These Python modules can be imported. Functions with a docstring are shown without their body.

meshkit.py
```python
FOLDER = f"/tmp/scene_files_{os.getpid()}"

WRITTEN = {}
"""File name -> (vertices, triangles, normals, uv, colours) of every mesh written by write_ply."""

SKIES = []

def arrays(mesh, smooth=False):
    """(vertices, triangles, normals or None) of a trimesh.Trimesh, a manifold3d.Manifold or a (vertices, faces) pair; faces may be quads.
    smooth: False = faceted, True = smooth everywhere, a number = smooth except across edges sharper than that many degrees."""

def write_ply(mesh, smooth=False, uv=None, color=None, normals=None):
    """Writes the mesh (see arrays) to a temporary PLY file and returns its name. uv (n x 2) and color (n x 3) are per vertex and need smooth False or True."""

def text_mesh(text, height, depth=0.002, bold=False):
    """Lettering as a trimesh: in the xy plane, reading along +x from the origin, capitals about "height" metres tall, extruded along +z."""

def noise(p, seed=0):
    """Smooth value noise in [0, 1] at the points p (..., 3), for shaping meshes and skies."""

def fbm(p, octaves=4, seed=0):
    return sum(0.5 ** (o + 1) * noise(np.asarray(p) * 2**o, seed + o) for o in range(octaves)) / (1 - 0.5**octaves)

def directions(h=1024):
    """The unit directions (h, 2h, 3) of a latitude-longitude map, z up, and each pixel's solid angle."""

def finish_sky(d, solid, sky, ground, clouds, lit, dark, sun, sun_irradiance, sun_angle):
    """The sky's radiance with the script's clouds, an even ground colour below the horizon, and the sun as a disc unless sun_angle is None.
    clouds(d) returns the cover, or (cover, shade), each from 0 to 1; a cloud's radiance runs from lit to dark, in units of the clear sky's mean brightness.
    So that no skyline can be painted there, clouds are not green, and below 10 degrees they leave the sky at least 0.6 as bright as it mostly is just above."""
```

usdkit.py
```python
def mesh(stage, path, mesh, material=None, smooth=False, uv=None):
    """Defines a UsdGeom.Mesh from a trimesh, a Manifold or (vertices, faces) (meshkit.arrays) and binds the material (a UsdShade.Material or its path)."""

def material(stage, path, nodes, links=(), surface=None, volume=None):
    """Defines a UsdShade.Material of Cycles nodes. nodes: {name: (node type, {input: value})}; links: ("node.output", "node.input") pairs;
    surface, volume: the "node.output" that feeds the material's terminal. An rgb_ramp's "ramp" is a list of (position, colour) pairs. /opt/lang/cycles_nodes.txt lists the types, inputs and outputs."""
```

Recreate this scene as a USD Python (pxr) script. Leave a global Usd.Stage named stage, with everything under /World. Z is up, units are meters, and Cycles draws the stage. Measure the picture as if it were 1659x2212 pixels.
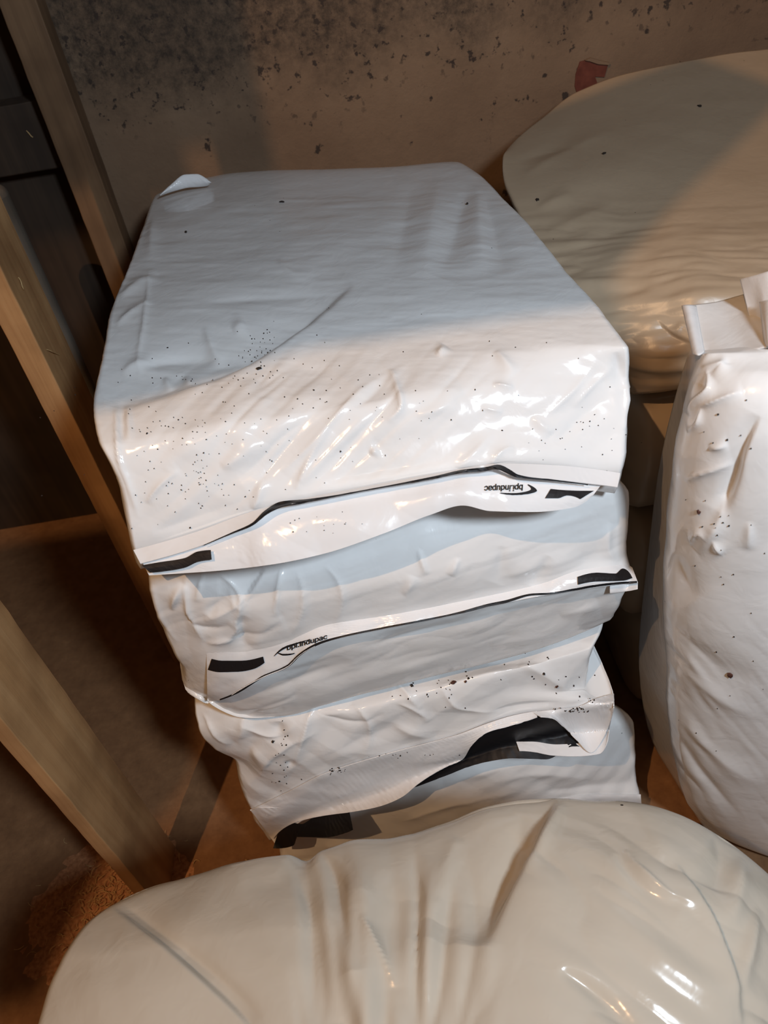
import math
import numpy as np
import trimesh
import manifold3d as m3
import meshkit
import usdkit
from scipy.interpolate import PchipInterpolator
from scipy.spatial import cKDTree
from pxr import Usd, UsdGeom, UsdLux, UsdShade, Gf, Sdf, Vt

stage = Usd.Stage.CreateInMemory()
UsdGeom.Xform.Define(stage, '/World')
UsdGeom.Scope.Define(stage, '/World/Looks')
rng = np.random.default_rng(7)

# ------------------------------------------------------------------ camera
W, H = 1659.0, 2212.0
CX, CY, FPX = W / 2, H / 2, 1661.0
NAD = np.array([300.0, 1784.0, FPX])            # where straight down lies, seen from the lens
NAD /= np.linalg.norm(NAD)
UP = -NAD
FW = np.array([0, 0, 1.0]) - UP[2] * UP
FW /= np.linalg.norm(FW)
R = np.array([np.cross(FW, UP), FW, UP])
CAM = np.array([0.0, 0.0, 1.35])
cam = UsdGeom.Camera.Define(stage, '/World/camera')
M = np.eye(4)
M[0, :3], M[1, :3], M[2, :3], M[3, :3] = R @ [1, 0, 0], R @ [0, -1, 0], R @ [0, 0, -1], CAM
UsdGeom.Xformable(cam).AddTransformOp().Set(Gf.Matrix4d(M.tolist()))
cam.CreateHorizontalApertureAttr(36.0)
cam.CreateFocalLengthAttr(36.0 * FPX / W)
cam.CreateClippingRangeAttr(Gf.Vec2f(0.02, 50))
cam.CreateFStopAttr(11.0)
cam.CreateFocusDistanceAttr(0.92)
cam.CreateExposureAttr(-0.20)

# ------------------------------------------------------------------ lights: a warm lamp high up under the roof, a cool work light behind on the right
LAMP = np.array([-0.90, -0.60, 3.2])
bulb = UsdLux.SphereLight.Define(stage, '/World/roof_lamp')
bulb.AddTranslateOp().Set(Gf.Vec3d(*LAMP))
bulb.CreateRadiusAttr(0.012)
bulb.CreateIntensityAttr(1.0)
bulb.CreateNormalizeAttr(True)
bulb.CreateExposureAttr(math.log2(41.0))
bulb.CreateColorAttr(Gf.Vec3f(1.0, 0.585, 0.29))
WIN = np.array([0.50, -0.40, 1.84])
def aim(xf, eye, to):
    z = (eye - to) / np.linalg.norm(eye - to)
    x = np.cross([0, 0, 1.0], z); x /= np.linalg.norm(x)
    m = np.eye(4); m[0, :3], m[1, :3], m[2, :3], m[3, :3] = x, np.cross(z, x), z, eye
    UsdGeom.Xformable(xf).AddTransformOp().Set(Gf.Matrix4d(m.tolist()))
day = UsdLux.RectLight.Define(stage, '/World/work_light')
aim(day, WIN, np.array([0.0, 0.7, 0.75]))
day.CreateWidthAttr(0.13); day.CreateHeightAttr(0.18)
day.CreateNormalizeAttr(True)
day.CreateIntensityAttr(1.0)
day.CreateExposureAttr(math.log2(6.6))
day.CreateColorAttr(Gf.Vec3f(0.76, 0.885, 1.0))

# ------------------------------------------------------------------ helpers
def ray(x, y):
    x, y = np.broadcast_arrays(np.asarray(x, float), np.asarray(y, float))
    return np.stack([(x - CX) / FPX, (y - CY) / FPX, np.ones_like(x)], -1) @ R.T
def onz(x, y, z):
    d = ray(x, y); return CAM + ((z - CAM[2]) / d[..., 2])[..., None] * d
def ony(x, y, Y):
    d = ray(x, y); return CAM + (Y / d[..., 1])[..., None] * d
def pj(p):
    c = (np.asarray(p) - CAM) @ R
    return np.stack([c[..., 0] / c[..., 2] * FPX + CX, c[..., 1] / c[..., 2] * FPX + CY], -1)
used = {}
def path_for(name, parent='/World'):
    n = used.get((parent, name), 0); used[(parent, name)] = n + 1
    return f'{parent}/{name}' + (f'_{n:03d}' if n else '')
def tag(prim, label=None, cat=None, group=None, kind=None):
    for k, v in (('label', label), ('category', cat), ('group', group), ('kind', kind)):
        if v: prim.SetCustomDataByKey(k, v)
    return prim
def thing(name, label, cat, loc=(0, 0, 0), group=None):
    x = UsdGeom.Xform.Define(stage, path_for(name))
    x.AddTranslateOp().Set(Gf.Vec3d(*map(float, loc)))
    tag(x.GetPrim(), label, cat, group)
    x.GetPrim().SetCustomDataByKey('origin', Gf.Vec3d(*map(float, loc)))
    return x.GetPrim()
def obj(name, mesh, mat, parent=None, smooth=False, label=None, cat=None, group=None, kind=None, loc=None):
    """ONE mesh of the scene; vertices given in world coordinates."""
    v, f, n = meshkit.arrays(mesh, smooth)
    off = np.zeros(3)
    if parent is not None:
        p = parent
        while p and p.GetPath() != Sdf.Path('/World'):
            o = p.GetCustomDataByKey('origin')
            if o is not None: off = off + np.array(o)
            p = p.GetParent()
        where = path_for(name, str(parent.GetPath()))
    else:
        where = path_for(name)
        off = np.array([v[:, 0].mean(), v[:, 1].mean(), v[:, 2].min()]) if loc is None else np.asarray(loc, float)
    m = UsdGeom.Mesh.Define(stage, where)
    m.CreatePointsAttr(Vt.Vec3fArray.FromNumpy((v - off).astype(np.float32)))
    m.CreateFaceVertexCountsAttr(Vt.IntArray.FromNumpy(np.full(len(f), 3, np.int32)))
    m.CreateFaceVertexIndicesAttr(Vt.IntArray.FromNumpy(f.astype(np.int32).ravel()))
    m.CreateSubdivisionSchemeAttr('none')
    if n is not None:
        m.CreateNormalsAttr(Vt.Vec3fArray.FromNumpy(n.astype(np.float32))); m.SetNormalsInterpolation('vertex')
    UsdShade.MaterialBindingAPI.Apply(m.GetPrim()).Bind(mat)
    if parent is None:
        m.AddTranslateOp().Set(Gf.Vec3d(*map(float, off)))
    return tag(m.GetPrim(), label, cat, group, kind)
def box(x0, x1, y0, y1, z0, z1):
    b = trimesh.creation.box((x1 - x0, y1 - y0, z1 - z0)); b.apply_translation(((x0 + x1) / 2, (y0 + y1) / 2, (z0 + z1) / 2)); return b
def timber(x0, x1, y0, y1, z0, z1, r=0.003, seg=0.025, seed=0, rough=0.0012):
    """A sawn timber: chamfered arrises, subdivided, faintly uneven."""
    c = [m3.Manifold.sphere(r, 8).translate((x, y, z)) for x in (x0 + r, x1 - r) for y in (y0 + r, y1 - r) for z in (z0 + r, z1 - r)]
    h = m3.Manifold.batch_hull(c).refine_to_length(seg).to_mesh()
    v, f = np.array(h.vert_properties[:, :3], float), np.array(h.tri_verts)
    for k in range(3):
        v[:, k] += rough * 2 * (meshkit.fbm(v * 28 + 13 * k, 3, seed + k) - 0.5)
    return v, f
def mat(name, nodes, links, surface):
    return usdkit.material(stage, '/World/Looks/' + name, nodes, links, surface=surface)
def spline(pts, n):
    pts = np.asarray(pts, float)
    t = np.r_[0, np.cumsum(np.linalg.norm(np.diff(pts, axis=0), axis=1))]; t /= t[-1]
    return PchipInterpolator(t, pts)(np.linspace(0, 1, n))

# ------------------------------------------------------------------ materials
def film(name, base, rough=0.3, dirt=0.35, speck=26.0):
    """White polythene film: satin gloss, tiny crinkles, faint grime; the dirt is in the film's own colour."""
    return mat(name, {
        'tc': ('texture_coordinate', {}),
        'grime': ('noise_texture', {'scale': 9.0, 'detail': 6.0, 'roughness': 0.65}),
        'gr': ('rgb_ramp', {'ramp': [(0.0, (0, 0, 0)), (0.52, (0, 0, 0)), (0.8, (1, 1, 1)), (1.0, (1, 1, 1))]}),
        'gm': ('mix', {'mix_type': 'mix', 'color1': base, 'color2': tuple(np.array(base) * (0.78, 0.75, 0.70))}),
        'gs': ('math', {'math_type': 'multiply', 'value2': dirt}),
        'vor': ('voronoi_texture', {'scale': speck, 'feature': 'f1', 'randomness': 1.0}),
        'vs': ('math', {'math_type': 'less_than', 'value2': 0.022}),
        'mask': ('noise_texture', {'scale': 5.0, 'detail': 2.0}),
        'mk': ('math', {'math_type': 'greater_than', 'value2': 0.5}),
        'ms': ('math', {'math_type': 'multiply'}),
        'sm': ('mix', {'mix_type': 'mix', 'color2': (0.03, 0.022, 0.016)}),
        'b1': ('noise_texture', {'scale': 34.0, 'detail': 3.0, 'roughness': 0.55, 'distortion': 0.6}),
        'b2': ('noise_texture', {'scale': 14.0, 'detail': 2.0, 'roughness': 0.5, 'distortion': 1.2}),
        'bs': ('math', {'math_type': 'add'}),
        'bump': ('bump', {'strength': 0.17, 'distance': 0.004}),
        'rn': ('math', {'math_type': 'multiply_add', 'value2': 0.18, 'value3': rough - 0.07}),
        'p': ('principled_bsdf', {'ior': 1.48, 'specular_ior_level': 0.5, 'subsurface_weight': 0.0}),
    }, [('tc.object', 'grime.vector'), ('tc.object', 'vor.vector'), ('tc.object', 'mask.vector'), ('tc.object', 'b1.vector'), ('tc.object', 'b2.vector'),
        ('grime.fac', 'gr.fac'), ('gr.color', 'gs.value1'), ('gs.value', 'gm.fac'), ('vor.distance', 'vs.value1'), ('mask.fac', 'mk.value1'),
        ('vs.value', 'ms.value1'), ('mk.value', 'ms.value2'), ('ms.value', 'sm.fac'), ('gm.color', 'sm.color1'), ('sm.color', 'p.base_color'),
        ('b1.fac', 'bs.value1'), ('b2.fac', 'bs.value2'), ('bs.value', 'bump.height'), ('bump.normal', 'p.normal'), ('grime.fac', 'rn.value1'), ('rn.value', 'p.roughness')], 'p.BSDF')
FILM = film('white_film', (0.84, 0.84, 0.84), 0.14)
FILM2 = film('white_film_dusty_dimmed', (0.47, 0.36, 0.25), 0.32, 0.5)  # grimier film; base also browned and darkened to paint in the weak light
FILM3 = film('white_film_dimmed', (0.52, 0.47, 0.395), 0.16, 0.25, 14.0)  # white film, darkened and yellowed in colour where cool light should be missing
FIN = film('white_film_seal', (0.83, 0.83, 0.84), 0.16, 0.25)
BLACK = mat('black_film', {'tc': ('texture_coordinate', {}), 'n': ('noise_texture', {'scale': 60.0, 'detail': 4.0}), 'b': ('bump', {'strength': 0.15, 'distance': 0.003}),
    'p': ('principled_bsdf', {'base_color': (0.008, 0.008, 0.010), 'roughness': 0.5, 'specular_ior_level': 0.3})},
    [('tc.object', 'n.vector'), ('n.fac', 'b.height'), ('b.normal', 'p.normal')], 'p.BSDF')
INK = mat('black_print', {'p': ('principled_bsdf', {'base_color': (0.013, 0.011, 0.012), 'roughness': 0.55, 'specular_ior_level': 0.25})}, [], 'p.BSDF')
BARK = mat('dark_bark', {'p': ('principled_bsdf', {'base_color': (0.022, 0.013, 0.009), 'roughness': 0.85})}, [], 'p.BSDF')
BARK2 = mat('red_brown_bark', {'p': ('principled_bsdf', {'base_color': (0.075, 0.026, 0.016), 'roughness': 0.8})}, [], 'p.BSDF')
STRAW = mat('straw', {'p': ('principled_bsdf', {'base_color': (0.62, 0.42, 0.2), 'roughness': 0.6})}, [], 'p.BSDF')
def wood(name, a, b, c, zscale=1.2):
    return mat(name, {
        'tc': ('texture_coordinate', {}), 'mp': ('mapping', {'scale': (38, 38, zscale)}),
        'g': ('noise_texture', {'scale': 1.0, 'detail': 6.0, 'roughness': 0.6, 'distortion': 0.4}),
        'r': ('rgb_ramp', {'ramp': [(0.25, c), (0.5, b), (0.75, a)]}),
        'd': ('noise_texture', {'scale': 7.0, 'detail': 5.0}), 'dr': ('rgb_ramp', {'ramp': [(0.35, (0.5, 0.45, 0.4)), (0.6, (1, 1, 1))]}),
        'mx': ('mix', {'mix_type': 'multiply', 'fac': 0.7}),
        'bump': ('bump', {'strength': 0.5, 'distance': 0.002}), 'p': ('principled_bsdf', {'roughness': 0.75})},
        [('tc.object', 'mp.vector'), ('mp.vector', 'g.vector'), ('g.fac', 'r.fac'), ('tc.object', 'd.vector'), ('d.fac', 'dr.fac'), ('r.color', 'mx.color1'), ('dr.color', 'mx.color2'),
         ('mx.color', 'p.base_color'), ('g.fac', 'bump.height'), ('bump.normal', 'p.normal')], 'p.BSDF')
WOOD = wood('sawn_pine', (0.60, 0.36, 0.17), (0.50, 0.28, 0.12), (0.36, 0.18, 0.075))
DIMPINE = wood('dimmed_pine', (0.26, 0.155, 0.08), (0.20, 0.115, 0.058), (0.14, 0.078, 0.038))  # pine with the dimness of the far corner put into its colour
DARKWOOD = wood('dark_old_timber', (0.07, 0.043, 0.026), (0.047, 0.029, 0.018), (0.03, 0.018, 0.011))
STAKE = wood('weathered_stake', (0.23, 0.20, 0.165), (0.18, 0.155, 0.125), (0.13, 0.11, 0.09))
WALL = mat('distempered_wall', {
    'tc': ('geometry', {}),
    'n1': ('noise_texture', {'scale': 3.2, 'detail': 7.0, 'roughness': 0.62}),
    'base': ('rgb_ramp', {'ramp': [(0.3, (0.152, 0.092, 0.055)), (0.55, (0.212, 0.134, 0.081)), (0.75, (0.26, 0.172, 0.108))]}),
    # grime band along the top, broken up by noise
    'sep': ('separate_xyz', {}), 'zr': ('map_range', {'from_min': 0.90, 'from_max': 1.17, 'to_min': -0.25, 'to_max': 0.33, 'clamp': True}),
    'n2': ('noise_texture', {'scale': 4.2, 'detail': 9.0, 'roughness': 0.66, 'distortion': 0.25}),
    'n2b': ('math', {'math_type': 'add'}), 'gr': ('rgb_ramp', {'ramp': [(0.42, (0, 0, 0)), (0.56, (0.5, 0.5, 0.5)), (0.68, (0.95, 0.95, 0.95))]}),
    'n3': ('noise_texture', {'scale': 55.0, 'detail': 6.0, 'roughness': 0.75, 'distortion': 0.0}), 'n3r': ('rgb_ramp', {'ramp': [(0.34, (0.25, 0.25, 0.25)), (0.62, (1, 1, 1))]}),
    'gm': ('math', {'math_type': 'multiply'}),
    'mx': ('mix', {'mix_type': 'mix', 'color2': (0.04, 0.026, 0.017)}),
    # small flaked specks
    'v': ('noise_texture', {'scale': 62.0, 'detail': 3.0, 'roughness': 0.6, 'distortion': 0.0}), 'vs': ('map_range', {'from_min': 0.60, 'from_max': 0.66, 'clamp': True}),
    'v2': ('noise_texture', {'scale': 24.0, 'detail': 4.0, 'roughness': 0.6, 'distortion': 0.0}), 'vs2': ('map_range', {'from_min': 0.665, 'from_max': 0.70, 'clamp': True}),
    'pm': ('map_range', {'from_min': 0.30, 'from_max': 0.46, 'to_min': 0.0, 'to_max': 1.0, 'clamp': True}),
    'sp': ('math', {'math_type': 'multiply'}), 'sp2': ('math', {'math_type': 'maximum'}), 'mx2': ('mix', {'mix_type': 'mix', 'color2': (0.042, 0.026, 0.018)}),
    'bump': ('bump', {'strength': 0.5, 'distance': 0.004}), 'p': ('principled_bsdf', {'roughness': 0.85})},
    [('tc.position', 'n1.vector'), ('n1.fac', 'base.fac'), ('tc.position', 'sep.vector'), ('sep.z', 'zr.value'), ('tc.position', 'n2.vector'), ('n2.fac', 'n2b.value1'), ('zr.result', 'n2b.value2'),
     ('n2b.value', 'gr.fac'), ('tc.position', 'n3.vector'), ('n3.fac', 'n3r.fac'), ('gr.color', 'gm.value1'), ('n3r.color', 'gm.value2'), ('gm.value', 'mx.fac'), ('base.color', 'mx.color1'),
     ('tc.position', 'v.vector'), ('tc.position', 'v2.vector'), ('v.fac', 'vs.value'), ('v2.fac', 'vs2.value'), ('n2b.value', 'pm.value'),
     ('vs.result', 'sp.value1'), ('pm.result', 'sp.value2'), ('sp.value', 'sp2.value1'), ('vs2.result', 'sp2.value2'), ('sp2.value', 'mx2.fac'), ('mx.color', 'mx2.color1'), ('mx2.color', 'p.base_color'), ('n3.fac', 'bump.height'), ('bump.normal', 'p.normal')], 'p.BSDF')
REDWALL = mat('bare_red_brick', {'tc': ('geometry', {}), 'n': ('noise_texture', {'scale': 60.0, 'detail': 5.0}), 'r': ('rgb_ramp', {'ramp': [(0.3, (0.10, 0.022, 0.012)), (0.7, (0.17, 0.045, 0.026))]}),
    'p': ('principled_bsdf', {'roughness': 0.9})}, [('tc.position', 'n.vector'), ('n.fac', 'r.fac'), ('r.color', 'p.base_color')], 'p.BSDF')
FLOOR = mat('dusty_board_floor', {'tc': ('geometry', {}), 'n': ('noise_texture', {'scale': 30.0, 'detail': 6.0, 'roughness': 0.7}),
    'r': ('rgb_ramp', {'ramp': [(0.3, (0.22, 0.105, 0.045)), (0.6, (0.31, 0.155, 0.068)), (0.8, (0.38, 0.2, 0.095))]}), 'b': ('bump', {'strength': 0.5, 'distance': 0.004}),
    'p': ('principled_bsdf', {'roughness': 0.85})}, [('tc.position', 'n.vector'), ('n.fac', 'r.fac'), ('r.color', 'p.base_color'), ('n.fac', 'b.height'), ('b.normal', 'p.normal')], 'p.BSDF')
PLAIN = mat('dull_room_board', {'tc': ('geometry', {}), 'n': ('noise_texture', {'scale': 4.0, 'detail': 5.0}), 'r': ('rgb_ramp', {'ramp': [(0.3, (0.05, 0.042, 0.034)), (0.7, (0.08, 0.068, 0.054))]}),
    'p': ('principled_bsdf', {'roughness': 0.9})}, [('tc.position', 'n.vector'), ('n.fac', 'r.fac'), ('r.color', 'p.base_color')], 'p.BSDF')
DUST = mat('sawdust', {'tc': ('geometry', {}), 'n': ('noise_texture', {'scale': 140.0, 'detail': 5.0}), 'r': ('rgb_ramp', {'ramp': [(0.3, (0.32, 0.13, 0.055)), (0.7, (0.62, 0.31, 0.15))]}),
    'p': ('principled_bsdf', {'roughness': 0.9})}, [('tc.position', 'n.vector'), ('n.fac', 'r.fac'), ('r.color', 'p.base_color')], 'p.BSDF')

# ------------------------------------------------------------------ the room
YB = 1.60
ZC = 3.6
obj('floor', box(-2.0, 1.6, -3.0, YB + 0.2, -0.06, 0.0), FLOOR, kind='structure')
wb = obj('wall_back', box(-0.455, 1.6, YB, YB + 0.1, 0, ZC), WALL, kind='structure', loc=(0.8, YB, 0))
wb.SetCustomDataByKey('origin', Gf.Vec3d(0.8, YB, 0))
obj('wall_bay', box(-2.0, -0.455, YB + 0.06, YB + 0.16, 0, ZC), DARKWOOD, kind='structure')
obj('wall_left', box(-2.06, -1.98, -3.0, YB + 0.16, 0, ZC), DARKWOOD, kind='structure')
obj('wall_right', box(1.56, 1.64, -3.0, YB, 0, ZC), PLAIN, kind='structure')
obj('wall_front', box(-2.0, 1.6, -3.06, -2.98, 0, ZC), PLAIN, kind='structure')
obj('ceiling', box(-2.0, 1.6, -3.0, YB + 0.1, ZC - 0.05, ZC + 0.03), PLAIN, kind='structure')
def slab(pts, z0, z1):
    from shapely.geometry import Polygon
    m = trimesh.creation.extrude_polygon(Polygon(pts), z1 - z0, engine='earcut'); m.apply_translation((0, 0, z0)); return m
# unseen boards added overhead, their outlines shaped to cast the wanted shadows
for outline in ([(-0.776, -0.206), (-0.776, 0.005), (-1.209, 0.005), (-1.209, -0.305), (-0.838, -0.305), (-0.816, -0.243), (-0.793, -0.229)],
                [(-0.661, -0.098), (-0.562, -0.074), (-0.442, -0.082), (-0.430, -0.025), (-0.243, 0.167), (-0.274, 0.241), (-0.452, 0.180), (-0.676, 0.211), (-0.712, 0.065)],
                [(-0.464, 0.600), (-0.597, 0.232), (-0.618, 0.232), (-0.607, 0.262), (-0.652, 0.262), (-0.661, 0.232), (-0.843, 0.232), (-0.900, 0.600)]):
    obj('added_shade_board', slab(outline, 2.3, 2.318), DARKWOOD, kind='structure')

# bare patch where the distemper has come off: brick showing in a hollow with a torn lip
def flat_on_wall(px, y0, y1):
    p = ony(*np.array(px, float).T, YB)
    from shapely.geometry import Polygon
    m = trimesh.creation.extrude_polygon(Polygon(p[:, [0, 2]]), 1.0, engine='earcut')
    v = np.array(m.vertices); v = np.c_[v[:, 0], y0 + (y1 - y0) * v[:, 2], v[:, 1]]
    return v, np.array(m.faces)[:, ::-1]
obj('bare_brick_patch', flat_on_wall([(1243, 160), (1252, 133), (1270, 128), (1290, 136), (1313, 138), (1305, 166), (1285, 165), (1290, 180), (1272, 196), (1249, 214), (1241, 185)], YB - 0.0025, YB + 0.002), REDWALL, wb, label='torn patch of bare red brick')
obj('flaked_lip', flat_on_wall([(1262, 129), (1274, 124), (1300, 131), (1316, 134), (1313, 139), (1290, 137), (1272, 131)], YB - 0.006, YB + 0.001), WALL, wb)

# ------------------------------------------------------------------ timber partition on the left
obj('timber_post', timber(-0.500, -0.478, 0.547, 0.671, 0, 1.92, seed=3, r=0.002), WOOD, smooth=35, label='nearest sawn timber post at the lower left, foot in wood shavings', cat='post')
obj('timber_post', timber(-0.519, -0.478, 1.094, 1.205, 0, 1.92, seed=9), WOOD, smooth=35, label='middle sawn timber post, standing just left of the sack stack', cat='post')
obj('timber_post', timber(-0.483, -0.421, 1.545, YB, 0, 1.92, seed=14), DIMPINE, smooth=35, label='furthest timber post in the corner against the back wall', cat='post')
obj('horizontal_rail', timber(-1.9, -0.457, 1.604, 1.657, 0.905, 1.025, seed=21, seg=0.04), DARKWOOD, smooth=35, label='dusty dark horizontal timber rail behind the furthest post', cat='rail')


# ------------------------------------------------------------------ sacks: lofted skins with folds
def V(px, Y=None, z=None):
    """Row of a skin: points seen at px, each standing at depth Y or height z."""
    px = np.array(px, float)
    if Y is not None: return ony(px[:, 0], px[:, 1], np.broadcast_to(np.asarray(Y, float), len(px)))
    return onz(px[:, 0], px[:, 1], np.broadcast_to(np.asarray(z, float), len(px)))
def X(x0, x1, y, z, sag=0.0, n=7):
    t = np.linspace(0, 1, n)
    return np.c_[x0 + (x1 - x0) * t, np.full(n, y), z + sag * np.sin(np.pi * t)]
def resample(P, n):
    t = np.r_[0, np.cumsum(np.linalg.norm(np.diff(P, axis=0), axis=1))]; t /= t[-1]
    return PchipInterpolator(t, P)(np.linspace(0, 1, n))
def crumple(p, n, freq, seed, sharp=1.0, stretch=(1, 1, 1)):
    """Creases of a plastic film: folded (tent-shaped) waves in random directions, patchily masked."""
    r = np.random.default_rng(seed); out = np.zeros(len(p)); q = p * np.array(stretch)
    warp = np.stack([meshkit.fbm(q * freq * 0.35 + 31 * k, 3, seed + k) for k in range(3)], -1) - 0.5
    for i in range(n):
        d = r.normal(size=3); d /= np.linalg.norm(d)
        ph = (q + warp * (0.8 / freq)) @ d * freq * r.uniform(0.6, 1.5) + r.uniform(0, 9)
        tri = np.abs(2 * (ph - np.floor(ph)) - 1)
        mask = np.clip(meshkit.noise(q * freq * 0.33 + 17 * i, seed + 50 + i) * 2.4 - 0.85, 0, 1)
        out += mask * (tri ** sharp - 0.5)
    return out / math.sqrt(n)
def strokes_field(px, strokes):
    """Hand-set folds. (kind, points, half width, height in mm): r soft ridge, c sharp ridge, s tuck: steep on the left of the line, easing off to its right."""
    out = np.zeros(len(px))
    for kind, pts, w, amp in strokes:
        c = spline(pts, 500); T = np.gradient(c, axis=0); T /= np.linalg.norm(T, axis=1, keepdims=True)
        lo, hi = c.min(0) - 4 * w, c.max(0) + 4 * w
        k = np.where(((px > lo) & (px < hi)).all(1))[0]
        if not len(k): continue
        d, i = cKDTree(c).query(px[k])
        rel = px[k] - c[i]; sd = T[i, 0] * rel[:, 1] - T[i, 1] * rel[:, 0]
        past = np.abs((rel * T[i]).sum(1)); u = i / 499.0
        taper = np.clip(4 * u * (1 - u), 0, 1) ** 0.9 * np.exp(-(past / w) ** 2)
        x = np.abs(d) / (w * (0.55 + 0.8 * u))
        if kind == 'r': p = np.exp(-x ** 1.55)
        elif kind == 'c': p = np.exp(-1.5 * x)
        else: p = np.where(sd > 0, np.exp(-(x * 0.7) ** 1.5), np.exp(-(x * 5) ** 2))
        out[k] += amp * 0.001 * taper * p
    return out
SKINS = {}
def loft(rows, segs, nu, wrinkle=None, strokes=(), caps=0.03, capn=5, amp=1.0, seed=1, right_cap=None):
    """Closed skin through a loop of rows. segs[i] = (samples, wrinkle weight) of the stretch from row i to row i + 1."""
    n = len(rows); G = np.stack([resample(np.asarray(r, float), nu) for r in rows])
    P = np.concatenate([G[-3:], G, G[:4]])
    d = np.linalg.norm(np.diff(P, axis=0), axis=2).mean(1) + 1e-6
    t = np.r_[0, np.cumsum(d ** 0.8)]
    f = PchipInterpolator(t, P, axis=0)
    ts, wt = [], []
    for i, (k, w) in enumerate(segs):
        a, b = t[i + 3], t[i + 4]
        w2 = segs[(i + 1) % n][1]
        s = np.arange(k) / k
        ts += list(a + (b - a) * s); wt += list(w + (w2 - w) * np.clip(s * 2 - 1, 0, 1))
    S = f(np.array(ts)); wt = np.array(wt)           # (nv, nu, 3)
    # soften the loft a little along v so that rows do not show
    S = 0.25 * np.roll(S, 1, 0) + 0.5 * S + 0.25 * np.roll(S, -1, 0)
    cen = lambda ring: ring.mean(0)
    L, Rr = [], []
    for k in range(1, capn + 1):
        th = k / (capn + 0.35) * math.pi / 2
        for side, ring, nxt, st in ((L, S[:, 0], S[:, 2], caps), (Rr, S[:, -1], S[:, -3], caps if right_cap is None else right_cap)):
            out = (cen(ring) - cen(nxt)); out /= np.linalg.norm(out)
            side.append(cen(ring) + (ring - cen(ring)) * math.cos(th) ** 0.6 + out * st * math.sin(th))
    S = np.concatenate([np.stack(L[::-1], 1), S, np.stack(Rr, 1)], 1)
    nv, nn = S.shape[:2]
    v = np.vstack([S.reshape(-1, 3), cen(S[:, 0]), cen(S[:, -1])])
    i, j = np.meshgrid(np.arange(nv), np.arange(nn - 1), indexing='ij')
    i2 = (i + 1) % nv
    q = np.stack([i * nn + j, i * nn + j + 1, i2 * nn + j + 1, i2 * nn + j], -1).reshape(-1, 4)
    f3 = np.vstack([q[:, [0, 1, 2]], q[:, [0, 2, 3]]])
    a = np.arange(nv); b = (a + 1) % nv
    f3 = np.vstack([f3, np.c_[a * nn, b * nn, np.full(nv, nv * nn)], np.c_[b * nn + nn - 1, a * nn + nn - 1, np.full(nv, nv * nn + 1)]])
    if trimesh.Trimesh(v, f3, process=False).volume < 0: f3 = f3[:, ::-1]
    N = meshkit.arrays((v, f3), True)[2]
    w = np.r_[np.repeat(wt, nn), 0.2, 0.2]
    px = pj(v)
    disp = np.zeros(len(v))
    if wrinkle is not None: disp += wrinkle(v, px) * w
    if strokes:
        facing = np.einsum('ij,ij->i', N, CAM - v) > 0
        disp += strokes_field(px, strokes) * (w > 0.3) * facing
    v = v + N * disp[:, None] * amp
    return v, f3, w
def skin(name_key, v, f, w):
    n = meshkit.arrays((v, f), True)[2]
    k = (w > 0.4) & (np.einsum('ij,ij->i', n, CAM - v) > 0)
    p = v[k]
    SKINS[name_key] = (cKDTree(pj(p)), np.linalg.norm(p - CAM, axis=1), n[k])
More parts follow.
